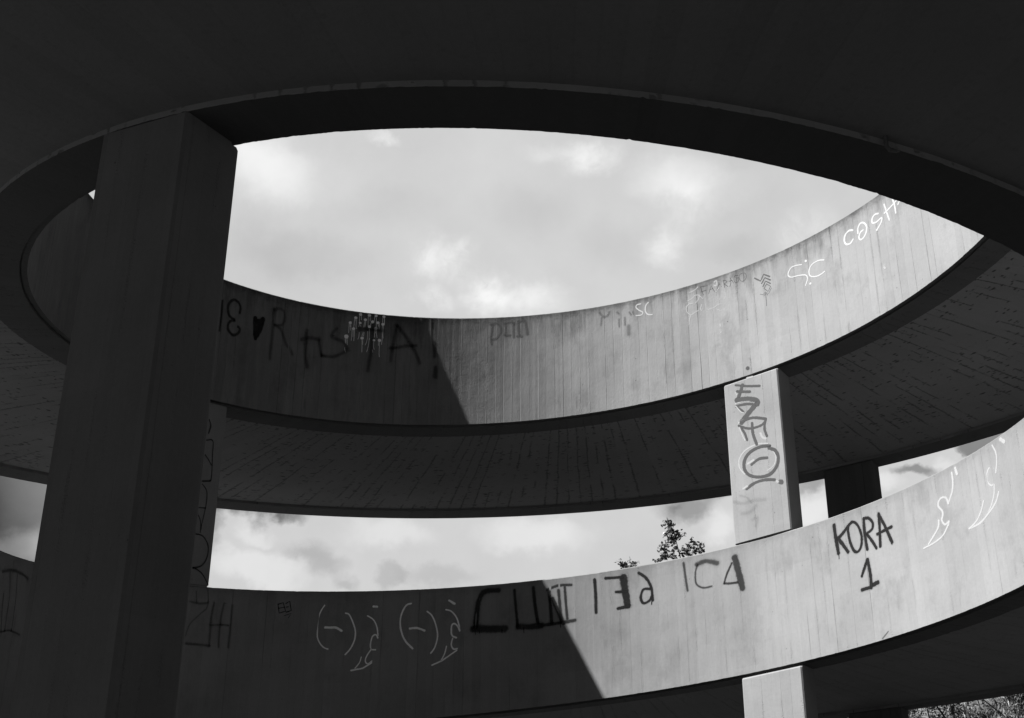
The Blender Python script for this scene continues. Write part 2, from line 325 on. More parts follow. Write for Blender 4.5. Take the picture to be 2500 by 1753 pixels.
# ---------------------------------------------------------------- objects
def mesh_obj(name, verts, faces, uvs, mats, parent=None, fmat=None, smooth=False):
    me = bpy.data.meshes.new(name); me.from_pydata(verts, [], faces)
    if uvs is not None:
        ul = me.uv_layers.new(name='UVMap'); flat = []
        for f in uvs:
            for q in f: flat += [q[0], q[1]]
        ul.data.foreach_set('uv', flat)
    for m in mats: me.materials.append(m)
    if fmat: me.polygons.foreach_set('material_index', fmat)
    if smooth: me.polygons.foreach_set('use_smooth', smooth if isinstance(smooth, list) else [True] * len(faces))
    me.update()
    o = bpy.data.objects.new(name, me); scene.collection.objects.link(o)
    if parent: o.parent = parent
    return o
def tag(o, label=None, cat=None, group=None, kind=None):
    if label: o['label'] = label
    if cat: o['category'] = cat
    if group: o['group'] = group
    if kind: o['kind'] = kind
    return o
def empty(name, loc=(0, 0, 0)):
    e = bpy.data.objects.new(name, None); scene.collection.objects.link(e); e.location = loc; e.empty_display_size = .3; return e
def zb(t): return A0 - K * (t - math.pi / 2)
def P3(r, t, z): return (r * S * math.cos(t), r * S * math.sin(t), z * S + ZO)

def sweep(name, prof, t0, t1, step, mats, segmat, uvk, parent, jag=None, curve=None):
    """prof: closed list of (r, z) in radii, z above the helix; uvk per edge: 'w' wall or 'f' flat"""
    n = len(prof); ns = int(round((t1 - t0) / step)) + 1
    verts = []; faces = []; uvs = []; fm = []; sm = []
    rnd = random.Random(len(name) * 31 + int(t0 * 100))
    wander = [0.0] * n
    for i in range(ns):
        t = t0 + (t1 - t0) * i / (ns - 1)
        for k_, (r, z) in enumerate(prof):
            j = 0.0
            if jag and jag[k_]:
                wander[k_] = wander[k_] * .7 + rnd.uniform(-1, 1) * .5
                j = jag[k_] * (wander[k_] + (rnd.uniform(-1.6, 0) if rnd.random() < .02 else 0))
            verts.append(P3(r - j * .5 / S, t, zb(t) + z + abs(j) / S * (1 if z < .1 else -1)))
    for i in range(ns - 1):
        ta = t0 + (t1 - t0) * i / (ns - 1); tb = t0 + (t1 - t0) * (i + 1) / (ns - 1)
        for k_ in range(n):
            k2 = (k_ + 1) % n
            a, b_, c, d = i * n + k_, i * n + k2, (i + 1) * n + k2, (i + 1) * n + k_
            faces.append((a, b_, c, d)); fm.append(segmat[k_]); sm.append(True)
            if uvk[k_] == 'w': va, vb = prof[k_][1] * S, prof[k2][1] * S
            else: va, vb = prof[k_][0] * S, prof[k2][0] * S
            ku = S if uvk[k_] == 'w' else S * 1.4
            uvs.append(((ta * ku, va), (ta * ku, vb), (tb * ku, vb), (tb * ku, va)))
    faces.append(tuple(range(n - 1, -1, -1))); uvs.append([(prof[k_][0] * S, prof[k_][1] * S) for k_ in range(n - 1, -1, -1)]); fm.append(segmat[0]); sm.append(False)
    o_ = (ns - 1) * n
    faces.append(tuple(o_ + k_ for k_ in range(n))); uvs.append([(p[0] * S, p[1] * S) for p in prof]); fm.append(segmat[0]); sm.append(False)
    o = mesh_obj(name, verts, faces, uvs, mats, parent, fm, sm)
    # hard corners of the profile stay sharp
    me = o.data; es = [False] * len(me.edges)
    for e in me.edges:
        a, b_ = e.vertices
        if a % n == b_ % n: es[e.index] = True
        elif a // n == b_ // n and (a // n in (0, ns - 1)): es[e.index] = True
    at = me.attributes.new('sharp_edge', 'BOOLEAN', 'EDGE'); at.data.foreach_set('value', es)
    return o

ramp = tag(empty('spiral_ramp'), 'two turn spiral ramp of raw board marked concrete round an open well, painted with graffiti', 'building')
T_TOP, T_SPLIT, T_END = rad(-62), rad(345), rad(574)
def turn(tA, tB, wallm, lab, soff='soffit'):
    step = rad(.2)
    c = .0025
    inner = [(1, 0), (1, H - c), (1 + c, H), (1 + W - c, H), (1 + W, H - c), (1 + W, -G + ST + .004), (1 + W, -G), (1 + D, -G), (1 + D, 0)]
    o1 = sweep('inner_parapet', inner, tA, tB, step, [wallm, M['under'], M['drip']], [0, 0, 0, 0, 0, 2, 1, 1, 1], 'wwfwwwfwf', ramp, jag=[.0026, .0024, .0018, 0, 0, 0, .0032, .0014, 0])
    tag(o1, lab[0])
    zs = -G + ST
    slab = [(1 + W - .0006, zs), (1 + W - .0006, zs + .055), (RO - WO + .0006, zs + .055), (RO - WO + .0006, zs)]
    o2 = sweep('road_slab', slab, tA, tB, rad(.6), [M[soff]], [0, 0, 0, 0], 'wfwf', ramp); tag(o2, lab[1])
    outer = [(RO - WO, -G), (RO - WO, H - c), (RO - WO + c, H), (RO - c, H), (RO, H - c), (RO, -G)]
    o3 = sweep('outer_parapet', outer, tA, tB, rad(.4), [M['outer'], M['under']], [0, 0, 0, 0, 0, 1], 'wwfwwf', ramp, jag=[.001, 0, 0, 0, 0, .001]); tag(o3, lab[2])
    return o1, o2, o3
up = turn(T_TOP, T_SPLIT, M['wall_up'], ('upper inner wall round the well, shaded at left and sunlit at right', 'dark pitted underside of the upper turn', 'outer edge beam of the upper turn'))
lo = turn(T_SPLIT, T_END, M['wall_low'], ('lower inner wall with large black and white graffiti, shaded at left and sunlit at right', 'underside of the lower turn', 'outer edge beam of the lower turn'), 'soffit_low')
lo[0].parent = ramp

# columns: plan is a bevelled rectangle, top and foot follow the slope of the ramp
HW = math.sin(rad(4.5))
def column(t0, rin, rout, zfoot, ztop, label, front=True, hw=HW, mat='column'):
    """zfoot / ztop are functions of the angle giving the surface met, in radii above eye level"""
    c0, s0 = math.cos(t0), math.sin(t0)
    r_in = rin * math.cos(math.asin(hw / rin)) if front else rin
    ch = .0035
    def ring(inset):
        y0 = r_in + (D * inset if inset else 0); y1 = rout - .0015
        e = ch if not inset else ch
        pts = [(-hw, y0 + e), (-hw + e, y0)]
        pts += [(-hw + 2 * hw * i / 8, y0) for i in range(1, 8)]
        pts += [(hw - e, y0), (hw, y0 + e), (hw, y1 - ch), (hw - ch, y1), (-hw + ch, y1), (-hw, y1 - ch)]
        return pts
    gap, gapf = .0082, .0035
    lv = []
    lv.append((zfoot, 0, .3)); lv.append((zfoot, gapf, .3)); lv.append((zfoot, gapf, False)) if front else None
    if front:
        lv.append((ztop, -gap - .0035, False)); lv.append((ztop, -gap, 'c')); lv.append((ztop, -gap, True))
    lv.append((ztop, -G - .0004, True))
    if not front: lv = [(zfoot, 0, True), (ztop, -G - .0004, True)]
    verts = []; faces = []; uvs = []; n = None; rings = []
    for f, dz, ins in lv:
        pts = ring(0 if ins in (False, 'c') else float(ins))
        if ins == 'c': pts = [(x, y + (.003 if y < r_in + .004 else 0)) for x, y in pts]
        n = len(pts); row = []
        for (px, py) in pts:
            ang = t0 - math.atan2(px, py)       # px to the right when looking outwards
            z = f(ang) + dz if callable(f) else f
            X = py * c0 + px * s0; Y = py * s0 - px * c0
            verts.append((X * S, Y * S, z * S + ZO)); row.append(z)
        rings.append(row)
    per = [0.0]; pts = ring(False)
    for i in range(n):
        a = pts[i]; b_ = pts[(i + 1) % n]; per.append(per[-1] + math.hypot(a[0] - b_[0], a[1] - b_[1]) * S)
    for l in range(len(lv) - 1):
        for i in range(n):
            i2 = (i + 1) % n
            faces.append((l * n + i, l * n + i2, (l + 1) * n + i2, (l + 1) * n + i))
            o_ = t0 * 7
            uvs.append(((per[i] + o_, rings[l][i] * S), (per[i + 1] + o_, rings[l][i2] * S), (per[i + 1] + o_, rings[l + 1][i2] * S), (per[i] + o_, rings[l + 1][i] * S)))
    faces.append(tuple(range(n - 1, -1, -1))); uvs.append([(0, 0)] * n)
    faces.append(tuple((len(lv) - 1) * n + i for i in range(n))); uvs.append([(0, 0)] * n)
    o = mesh_obj('column', verts, faces, uvs, [M[mat]], ramp); tag(o, label); return o
def wtop(sh):   # parapet top of the pass shifted by sh turns
    return lambda a: zb(a + 2 * math.pi * sh) + H
def wbot(sh): return lambda a: zb(a + 2 * math.pi * sh)
GZ = (-ZO) / S
tC, tD, tB_, tE = rad(60.0), rad(151.2), rad(-118.35), rad(-29)
colC = column(tC, 1, 1 + W, wtop(1), wbot(0), 'sunlit inner column with a grey vertical tag')
colD = column(tD, 1, 1 + W, wtop(1), wbot(0), 'shaded inner column half hidden behind the big one')
column(rad(60.35), 1, 1 + W, GZ, wbot(1), 'sunlit inner column under the lower wall')
column(tD, 1, 1 + W, GZ, wbot(1), 'shaded inner column under the lower wall')
colB = column(tB_, 1, 1 + W, GZ, wbot(1), 'massive near column rising in shadow from the ground to the upper turn', hw=math.sin(rad(4.33)))
column(tE, 1, 1 + W, GZ, wbot(1), 'inner column at the near right outside the view')
tO = rad(60.9); hwo = .082
column(tO, RO - WO, RO, wtop(1), wbot(0), 'outer column in black shadow between the two turns', False, hwo, 'outer')
column(tO, RO - WO, RO, GZ, wbot(1), 'outer column in black shadow under the lower turn', False, hwo, 'outer')
for t_ in (151.2, 241.7, 330):
    if t_ < 200: column(rad(t_), RO - WO, RO, wtop(1), wbot(0), 'outer column at the far left', False, hwo, 'outer')
    column(rad(t_), RO - WO, RO, GZ, wbot(1) if t_ < 200 else wbot(0), 'outer column standing on the ground', False, hwo, 'outer')

# ---------------------------------------------------------------- graffiti
def crom(p, n):
    out = []
    for i in range(len(p) - 1):
        p0, p1, p2, p3 = p[max(i - 1, 0)], p[i], p[i + 1], p[min(i + 2, len(p) - 1)]
        for k_ in range(n):
            t = k_ / n
            out.append(tuple(.5 * (2 * p1[a] + (p2[a] - p0[a]) * t + (2 * p0[a] - 5 * p1[a] + 4 * p2[a] - p3[a]) * t * t + (3 * p1[a] - p0[a] - 3 * p2[a] + p3[a]) * t ** 3) for a in (0, 1)))
    out.append(p[-1]); return out
off_n = [0]
def draw(entry):
    surf, name, label, col, alpha, strokes = entry
    verts = []; faces = []; uvs = []
    fat = HALO * (1.3 if 'large heavy' in label else 1.75 if 'R A S T A' in label or 'exclam' in label else 1.45 if 'rounded E' in label else 2.0 if col == 'stain' else 1.7 if 'heart' in name else 1.75 if 'squiggle' in label and surf == 'L' and col == 'white' else 1.35 if col == 'white' and surf == 'U' else 1.15 if col != 'dark' else 1.4); rw = random.Random(len(label))
    for (wd, sharp, q) in strokes:
        off_n[0] += 1; off = .0007 + (off_n[0] % 9) * .00013
        p = [(q[i] / 1000, q[i + 1] / 1000) for i in range(0, len(q), 2)]
        if sharp:
            r_ = []
            for i in range(len(p) - 1):
                m_ = max(2, int(math.dist(p[i], p[i + 1]) / .03))
                r_ += [(p[i][0] + (p[i + 1][0] - p[i][0]) * k_ / m_, p[i][1] + (p[i + 1][1] - p[i][1]) * k_ / m_) for k_ in range(m_)]
            p = r_ + [p[-1]]
        else: p = crom(p, 8)
        hw = wd / 1000 / 2 * fat
        base = len(verts); rows = []
        def nrm(i):
            a = p[max(i - 1, 0)]; c = p[min(i + 1, len(p) - 1)]; l = math.dist(a, c) or 1
            return ((c[0] - a[0]) / l, (c[1] - a[1]) / l)
        for i in range(len(p)):
            tx, ty = nrm(i)
            if i == 0: rows.append((p[0][0] - tx * hw, p[0][1] - ty * hw, tx, ty, 1.0))
            rows.append((p[i][0], p[i][1], tx, ty, 0.0))
            if i == len(p) - 1: rows.append((p[i][0] + tx * hw, p[i][1] + ty * hw, tx, ty, 1.0))
        wv_ = 0.0
        for (x_, y_, tx, ty, cap) in rows:
            wv_ = wv_ * .75 + rw.uniform(-.07, .07); hw2 = hw * (1 + wv_)
            for sg in (-1, 0, 1):
                xx, yy = x_ - ty * hw2 * sg, y_ + tx * hw2 * sg
                if surf in 'UL':
                    t = xx / S; verts.append(P3(1 - off / S, t, zb(t + (2 * math.pi if surf == 'L' else 0)) + yy / S))
                else:
                    t0 = tC if surf == 'C' else tD
                    r_ = math.cos(rad(4.5)) - off / S; u_ = xx / S; z_ = zb(t0) + yy / S
                    verts.append(((r_ * math.cos(t0) - u_ * math.sin(t0)) * S, (r_ * math.sin(t0) + u_ * math.cos(t0)) * S, z_ * S + ZO))
        for i in range(len(rows) - 1):
            for k_ in (0, 1):
                a = base + i * 3 + k_; faces.append((a, a + 1, a + 4, a + 3))
                c0_, c1_ = rows[i][4], rows[i + 1][4]
                uvs.append(((c0_, k_ - 1), (c0_, k_), (c1_, k_), (c1_, k_ - 1)))
    if 'exclam' in label or 'R A S T A' in label or 'numeral like' in label or 'half hidden' in label: soft = .85
    elif col == 'stain' or 'ghost' in label: soft = .9
    elif name == 'paint_splatter' or col in ('grey', 'thin'): soft = .3
    elif col == 'grey2': soft = .34
    elif 'blurred' in label: soft = .7
    elif 'large heavy' in label: soft = .6
    elif 'squiggle' in label and surf == 'L': soft = .65
    elif col == 'white': soft = .55
    elif 'heart' in name: soft = .35
    else: soft = .42
    par = {'U': up[0], 'L': lo[0], 'C': colC, 'D': colD}[surf]
    o = mesh_obj(name, verts, faces, uvs, [paint(col, alpha, soft)], par); tag(o, label)
    return o
GRAFFITI = [
('U','graffiti','dark sprayed upright stroke and reversed rounded E at the shaded left end of the upper wall','black',0.65,[(20,0,[9676,989,9670,898,9669,796,9669,684]),(24,0,[9451,924,9449,979,9479,1023,9536,1037,9584,997,9601,938,9580,871,9543,848,9509,838]),(24,0,[9508,828,9551,812,9576,769,9570,720,9523,685,9475,690,9435,730,9432,764,9455,777])]),
('U','heart_mark','solid black sprayed heart on the shaded left part of the upper wall','black',0.9,[(32,0,[9260,916,9261,847,9253,776,9238,711]),(34,0,[9221,893,9219,815,9228,739]),(33,0,[9171,926,9178,877,9194,810,9218,752]),(29,0,[9265,909,9221,888,9171,926])]),
('U','graffiti','large blurred black letters R A S T A across the shaded upper wall','black',0.4,[(33,0,[9052,1061,9053,991,9050,905,9049,799,9048,704,9051,620,9050,536]),(27,0,[9051,1053,8997,1081,8943,1069,8917,1010,8923,954,8957,909,9026,895]),(31,0,[9026,895,8965,870,8924,814,8881,727,8830,672,8800,630]),(40,0,[8706,802,8626,835,8512,840]),(43,0,[8655,909,8656,778,8649,629,8623,526]),(30,0,[8511,824,8471,667]),(34,0,[8319,986,8365,923,8357,881,8254,856,8206,813,8202,758,8331,676,8465,668]),(45,0,[8062,1015,7962,1027,7806,1026]),(41,0,[7920,1082,7924,946,7928,777,7941,654,7949,565]),(37,0,[7652,1091,7671,992,7689,854,7702,695]),(40,0,[7652,1096,7584,1021,7497,900,7433,790,7388,684]),(37,0,[7714,835,7632,847,7545,869,7436,881])]),
('U','graffiti','blurred black sprayed exclamation stroke just left of the shadow edge on the upper wall','black',0.5,[(17,0,[7257,1148,7253,1084]),(36,0,[7236,923,7228,762]),(46,0,[7213,637,7212,530])]),
('U','paint_splatter','cluster of pale paint splats with thin drips on the shaded upper wall','pale',1.0,[(33,0,[8066,1180,8062,1181]),(33,0,[8118,1136,8113,1137]),(31,0,[8009,1127,8004,1128]),(32,0,[7966,1182,7962,1183]),(32,0,[7892,1185,7887,1186]),(32,0,[7804,1185,7800,1185]),(31,0,[8175,1073,8171,1074]),(27,0,[8064,1085,8060,1085]),(32,0,[8135,1011,8131,1012]),(34,0,[7927,1113,7923,1114]),(32,0,[7867,1108,7862,1109]),(34,0,[7811,1097,7806,1097]),(31,0,[7960,1055,7956,1055]),(34,0,[7887,1042,7883,1043]),(47,0,[8209,913,8205,913]),(35,0,[8033,917,8029,917]),(26,0,[7901,908,7897,908]),(36,0,[7840,912,7836,912]),(5,0,[8073,1165,8072,1101]),(5,0,[8055,1168,8052,1119]),(5,0,[8128,1124,8131,1023]),(5,0,[8119,1125,8118,1099]),(5,0,[8105,1120,8107,1048,8100,1014]),(5,0,[8010,1113,8021,1042]),(5,0,[8000,1114,8008,1044]),(5,0,[7977,1170,7973,1065]),(5,0,[7956,1176,7953,1122]),(5,0,[7904,1171,7908,1121]),(5,0,[7887,1165,7881,1063]),(6,0,[7813,1169,7813,1112]),(6,0,[7795,1171,7793,1099]),(5,0,[8184,1060,8184,960]),(5,0,[8174,1062,8172,1029]),(5,0,[8166,1063,8162,989]),(5,0,[8069,1068,8076,1041]),(5,0,[8057,1062,8052,1044]),(5,0,[8148,995,8150,876]),(5,0,[8135,996,8134,919]),(5,0,[8122,994,8121,939,8122,876]),(5,0,[7942,1098,7946,1060]),(5,0,[7860,1092,7859,1070]),(5,0,[7848,1101,7849,1038]),(5,0,[7813,1082,7814,1040,7809,935,7813,868]),(5,0,[7801,1083,7801,1041,7804,984,7799,940]),(5,0,[7898,1024,7893,942]),(5,0,[7875,1026,7874,978,7866,941]),(5,0,[7887,1025,7887,988]),(5,0,[8067,979,8069,927,8078,900]),(5,0,[8023,984,8035,938]),(5,0,[8012,985,8017,940]),(5,0,[8032,894,8027,828,8025,762]),(5,0,[8023,895,8021,847]),(5,0,[7973,1001,7974,915,7983,870,7993,844]),(5,0,[7956,1029,7954,940,7954,873,7962,813,7973,769]),(5,0,[7946,926,7953,899]),(5,0,[7900,893,7898,834,7891,806]),(5,0,[7850,894,7847,853]),(5,0,[7835,895,7836,821,7835,765,7830,727]),(5,0,[8219,889,8214,842]),(5,0,[8210,890,8207,832]),(5,0,[8197,892,8192,823]),(5,0,[8218,787,8214,762,8206,741]),(5,0,[7911,799,7904,772])]),
('U','graffiti','faint washed out grey letters DEN below the rim beside the shadow edge','stain',0.6,[(19,0,[6608,1119,6615,1045,6623,972,6614,898]),(19,0,[6627,1129,6567,1145,6522,1096,6522,1031,6557,969,6608,953]),(20,0,[6473,1140,6464,1065,6472,1001]),(22,0,[6473,1140,6397,1145,6373,1124]),(25,0,[6464,991,6413,988]),(22,0,[6375,1134,6375,1050,6374,966]),(25,0,[6324,1149,6318,1046,6311,980]),(25,0,[6311,1138,6260,1153,6239,1085,6228,992]),(20,0,[6336,973,6286,964])]),
('U','graffiti','faded smeared grey lettering below the rim left of the small white SC','stain',0.42,[(22,0,[5444,1134,5402,1079,5355,1089,5342,1123]),(17,0,[5424,1074,5435,983]),(15,0,[5241,1018,5240,930]),(17,0,[5176,1023,5177,939]),(37,0,[5140,913,5140,821]),(14,0,[5126,1077,5106,1039]),(15,0,[5086,1072,5082,1043]),(17,0,[5257,1106,5240,1084])]),
('U','graffiti','small white sprayed SC near the rim in the middle of the upper wall','white',0.95,[(14,0,[4997,1143,5038,1141,5050,1114,5022,1076,4981,1040,4996,1012,5054,1017]),(14,0,[4915,1140,4945,1107,4950,1045,4926,1001,4880,987])]),
('U','graffiti','thin dark marker lettering FA ARAGO along the rim of the sunlit upper wall','thin',0.75,[(5,1,[4339,1155,4330,1102,4314,1049]),(5,1,[4339,1154,4265,1142]),(5,1,[4342,1093,4283,1095]),(5,1,[4256,1045,4223,1127,4192,1049]),(4,1,[4245,1085,4206,1091]),(5,1,[4176,1030,4146,1101,4138,1135,4109,1072]),(4,1,[4160,1112,4125,1106]),(5,1,[4087,1139,4083,1097,4080,1055]),(5,0,[4087,1139,4055,1124,4059,1104,4083,1100,4053,1067,4041,1050]),(4,1,[4022,1042,4006,1087,4011,1145,3978,1070]),(4,1,[4026,1107,3990,1106]),(4,0,[3925,1140,3957,1147,3972,1111,3957,1065,3927,1069,3915,1105,3942,1112]),(4,0,[3873,1145,3907,1136,3910,1088,3880,1051,3846,1062,3834,1101,3847,1134,3873,1145]),(4,0,[3862,1134,3862,1087,3872,1038])]),
('U','graffiti','grey stencilled zigzag arrows and diamond with a thin tail below the rim','grey',0.8,[(15,1,[3743,1033,3684,974,3640,1036,3578,982]),(13,1,[3672,942,3631,992,3572,939]),(12,1,[3660,903,3626,950,3576,902]),(7,1,[3620,917,3576,867,3610,825,3652,878,3617,915]),(5,1,[3568,849,3606,797,3642,831,3665,810,3697,829]),(5,1,[3659,792,3637,817,3616,786]),(5,1,[3638,805,3638,744,3640,674])]),
('U','graffiti','pale ghost scrawl of faded white paint under the thin marker letters','white',0.62,[(15,0,[4371,1160,4405,1139,4462,1126]),(14,0,[4487,1036,4439,1049,4402,1075,4356,1060]),(15,0,[4431,990,4478,992,4506,963,4503,912,4462,865,4408,882,4378,888]),(15,0,[4462,861,4482,812,4488,757]),(14,0,[4359,1055,4371,1014,4402,987]),(14,0,[4351,1046,4324,1011]),(14,0,[4339,947,4354,902,4344,874]),(23,0,[4184,1158,4165,1165,4160,1112,4187,1115]),(14,0,[4142,1074,4174,1035]),(12,0,[4117,996,4087,998,4068,972,4092,925,4144,943]),(13,0,[4279,865,4214,868,4148,889]),(13,0,[4175,836,4141,812,4088,812]),(26,0,[4155,657,4156,633]),(19,0,[4151,576,4153,558])]),
('U','graffiti','white sprayed S and C with two round dots on the sunlit upper wall','white',0.95,[(13,0,[3213,953,3269,970,3329,975,3367,936,3371,900,3340,869,3273,854,3214,836,3174,812,3166,768,3193,710]),(15,0,[2961,881,3021,906,3091,903,3130,869,3141,815,3121,776,3062,749,3008,747,2969,757]),(23,0,[3165,973,3160,967]),(22,0,[3140,705,3136,702])]),
('U','graffiti','bold white sprayed letters C O S H climbing to the upper right of the sunlit wall','white',0.95,[(21,0,[2600,1021,2642,1039,2689,1020,2709,965,2690,914,2644,900,2609,924]),(19,0,[2544,954,2537,1009,2504,1041,2465,1026,2436,972,2448,914,2486,877,2523,873,2539,907,2517,946,2483,956]),(19,0,[2284,1021,2328,1033,2361,1008,2363,966,2320,947,2253,954,2258,917,2297,883,2325,863]),(18,0,[2201,1071,2187,997,2164,875]),(16,0,[2211,979,2137,995,2047,1018]),(19,0,[2097,1079,2081,996,2077,900]),(16,0,[1998,1000,2018,985,2037,968]),(21,0,[1946,949,1911,904,1874,863])]),
('U','paint_dab','small white dab of paint alone on the sunlit upper wall','white',0.55,[(27,0,[2294,443,2287,432])]),
('L','graffiti','wide dark roman numeral like letter at the far left of the lower wall','black',0.45,[(31,0,[12217,1087,12030,1117,11844,1111,11737,1088]),(17,0,[12063,1093,12003,957,11993,833,11985,729]),(15,0,[11927,1097,11885,942,11870,786,11868,736]),(20,0,[12060,710,11904,729,11725,711]),(22,0,[12118,952,12095,850,12037,692])]),
('L','graffiti','dark blurred letters Z and H half hidden behind the big shaded column','black',0.35,[(27,0,[9668,1083,9557,1071,9473,1081]),(19,0,[9610,1171,9593,1081]),(19,0,[9491,1214,9470,1056,9545,981,9641,893,9673,798]),(31,0,[9664,734,9541,728,9410,718]),(32,0,[9404,1083,9419,961,9411,720]),(32,0,[9297,1082,9317,940,9311,710]),(37,0,[9207,1066,9205,881,9207,711]),(25,0,[9426,894,9289,898,9229,893])]),
('L','graffiti','tiny black stamp like mark with two square letters high on the lower wall','black',0.85,[(10,1,[8731,1091,8713,1012,8648,1028,8677,1105,8731,1091]),(9,1,[8721,1055,8666,1064]),(10,1,[8650,1099,8612,1119,8590,1035,8640,1021]),(9,1,[8644,1066,8622,1069]),(6,1,[8659,989,8588,1009,8614,970])]),
('L','graffiti','first white sprayed pair of brackets with a dash between them on the shaded lower wall','pale',0.9,[(14,0,[8252,1084,8288,1027,8308,953,8308,864,8302,791,8271,734,8228,697,8190,684]),(23,0,[8232,881,8178,878,8124,877,8064,847]),(17,0,[8034,1009,7997,994,7952,914,7925,831,7933,749,7969,677,8014,630])]),
('L','graffiti','white squiggle ending in a sharp point between the two bracket pairs','pale',0.9,[(25,0,[7759,1066,7719,1063]),(17,0,[7813,979,7753,942,7714,874,7699,790]),(18,0,[7699,769,7719,799,7753,784,7768,718,7760,669,7716,660]),(17,0,[7760,665,7797,613,7812,565,7788,535,7746,558]),(20,1,[7749,542,7834,497,7948,482]),(16,0,[7854,599,7868,551,7909,501])]),
('L','graffiti','second white sprayed pair of brackets with a dash between them on the shaded lower wall','pale',0.9,[(19,0,[7381,1080,7429,1065,7471,990,7483,898,7463,804,7424,727,7351,652]),(24,0,[7385,842,7314,843,7239,815]),(17,0,[7218,996,7168,949,7126,852,7109,750,7133,650,7170,598])]),
('L','graffiti','white squiggle ending in a point just left of the large black letters','pale',0.9,[(28,0,[7004,1089,6950,1054]),(19,0,[7033,1002,6975,979,6921,907,6892,802]),(21,0,[6893,789,6910,829,6946,862,6973,842,6970,757,6925,726]),(19,0,[6960,722,6972,664,6949,620,6914,621]),(20,1,[6918,605,7059,520,7154,485]),(17,0,[7019,651,7035,585,7064,528])]),
('L','graffiti','large heavy black sprayed letters cut by the shadow edge on the lower wall','black',0.74,[(56,0,[6517,1152,6651,1150,6706,1070,6726,947,6737,817]),(77,0,[6758,798,6618,783,6451,770]),(31,0,[6357,1137,6347,1010,6325,785]),(34,0,[6171,1146,6157,990,6127,792]),(61,0,[6318,778,6200,765,6088,766]),(36,0,[6088,766,5921,767,5768,775]),(34,0,[6016,1086,6003,944,5991,776]),(42,1,[5982,1012,5879,762]),(31,0,[5924,1089,5912,933,5900,778]),(28,0,[6044,1104,5931,1135,5797,1127]),(28,0,[5861,1109,5852,953,5840,798]),(7,0,[6741,797,6738,742]),(7,0,[5907,786,5906,724]),(7,0,[6266,765,6264,710]),(7,0,[6702,780,6700,749]),(7,0,[6478,759,6477,734])]),
('L','graffiti','black sprayed upright stroke and reversed E on the sunlit lower wall','dark',0.9,[(25,0,[5567,1147,5560,998,5560,823]),(25,1,[5458,1145,5296,1130]),(59,0,[5282,1125,5269,995,5249,845]),(25,1,[5357,993,5259,980]),(28,1,[5341,828,5235,836])]),
('L','graffiti','black sprayed figure like a mirrored six beside the reversed E','dark',0.9,[(24,0,[5129,1144,5058,1079,5012,980,5002,853]),(22,0,[5027,968,5090,972,5118,900,5095,841,5039,852,5009,895]),(8,0,[5011,847,5015,816])]),
('L','graffiti','dark grey sprayed upright stroke and blurred letter C near the two small trees','dark',0.62,[(25,0,[4682,1156,4671,1027,4657,883]),(47,0,[4350,1085,4459,1130,4552,1115]),(19,0,[4545,1114,4571,1035,4567,930,4502,879,4420,876])]),
('L','graffiti','dark grey sprayed open triangle like a letter A with a heavy right leg','dark',0.7,[(18,0,[4206,1053,4263,955,4293,879]),(18,0,[4293,875,4234,863,4163,857]),(52,0,[4174,1101,4148,970,4118,792])]),
('L','graffiti','black sprayed letters K O R A on the sunlit lower wall','dark',0.97,[(29,0,[3155,1132,3151,1035,3145,950,3139,866]),(27,0,[3015,1079,3071,1034,3135,995]),(28,0,[3128,1004,3084,926,3041,848]),(23,0,[2969,1103,3014,1070,3014,957,2987,855,2951,821,2907,854,2889,942,2905,1029,2938,1087,2972,1104]),(24,0,[2847,1093,2853,965,2846,812]),(23,0,[2846,1098,2797,1082,2761,1029,2774,975,2834,954]),(24,0,[2835,950,2791,876,2752,794]),(25,0,[2688,1086,2696,949,2710,798]),(25,0,[2689,1081,2638,953,2587,793]),(25,0,[2725,913,2643,922,2574,929]),(6,0,[3136,865,3138,813]),(6,0,[2588,793,2589,774])]),
('L','graffiti','black sprayed numeral 1 with a foot bar under the letters','dark',0.97,[(23,0,[2930,596,2892,665,2858,723]),(27,0,[2855,723,2846,628,2844,548,2849,470]),(27,0,[2942,477,2864,475]),(34,0,[2843,486,2780,495])]),
('L','graffiti','tall white sprayed squiggle with a flared pointed tail right of the numeral','white',0.75,[(22,0,[1822,1171,1811,1114]),(17,0,[1866,1149,1867,1076,1886,1003,1929,940,1951,909]),(17,0,[1950,912,1966,967,2015,985,2052,963,2057,925,2025,873,2027,834,2043,800,2016,754,1973,762]),(20,1,[1973,762,1983,738]),(15,0,[1983,738,2050,676,2146,646,2268,636]),(16,0,[2075,811,2092,754,2158,697,2215,654])]),
('L','graffiti','second tall white sprayed squiggle at the right edge of the sunlit lower wall','white',0.7,[(29,0,[1267,1178,1229,1142]),(13,0,[1372,1175,1344,1100,1350,1025,1381,946]),(15,0,[1379,953,1397,995,1449,1014,1486,975,1489,914,1455,869,1426,872]),(13,0,[1422,863,1439,793,1482,726,1531,677]),(16,0,[1385,786,1440,717,1539,665,1644,628,1765,627]),(15,0,[1567,783,1616,710,1680,657,1765,627])]),
('L','scratch_mark','short dark scratch mark at the lower edge of the sunlit lower wall','dark',0.5,[(9,0,[2732,56,2796,12])]),
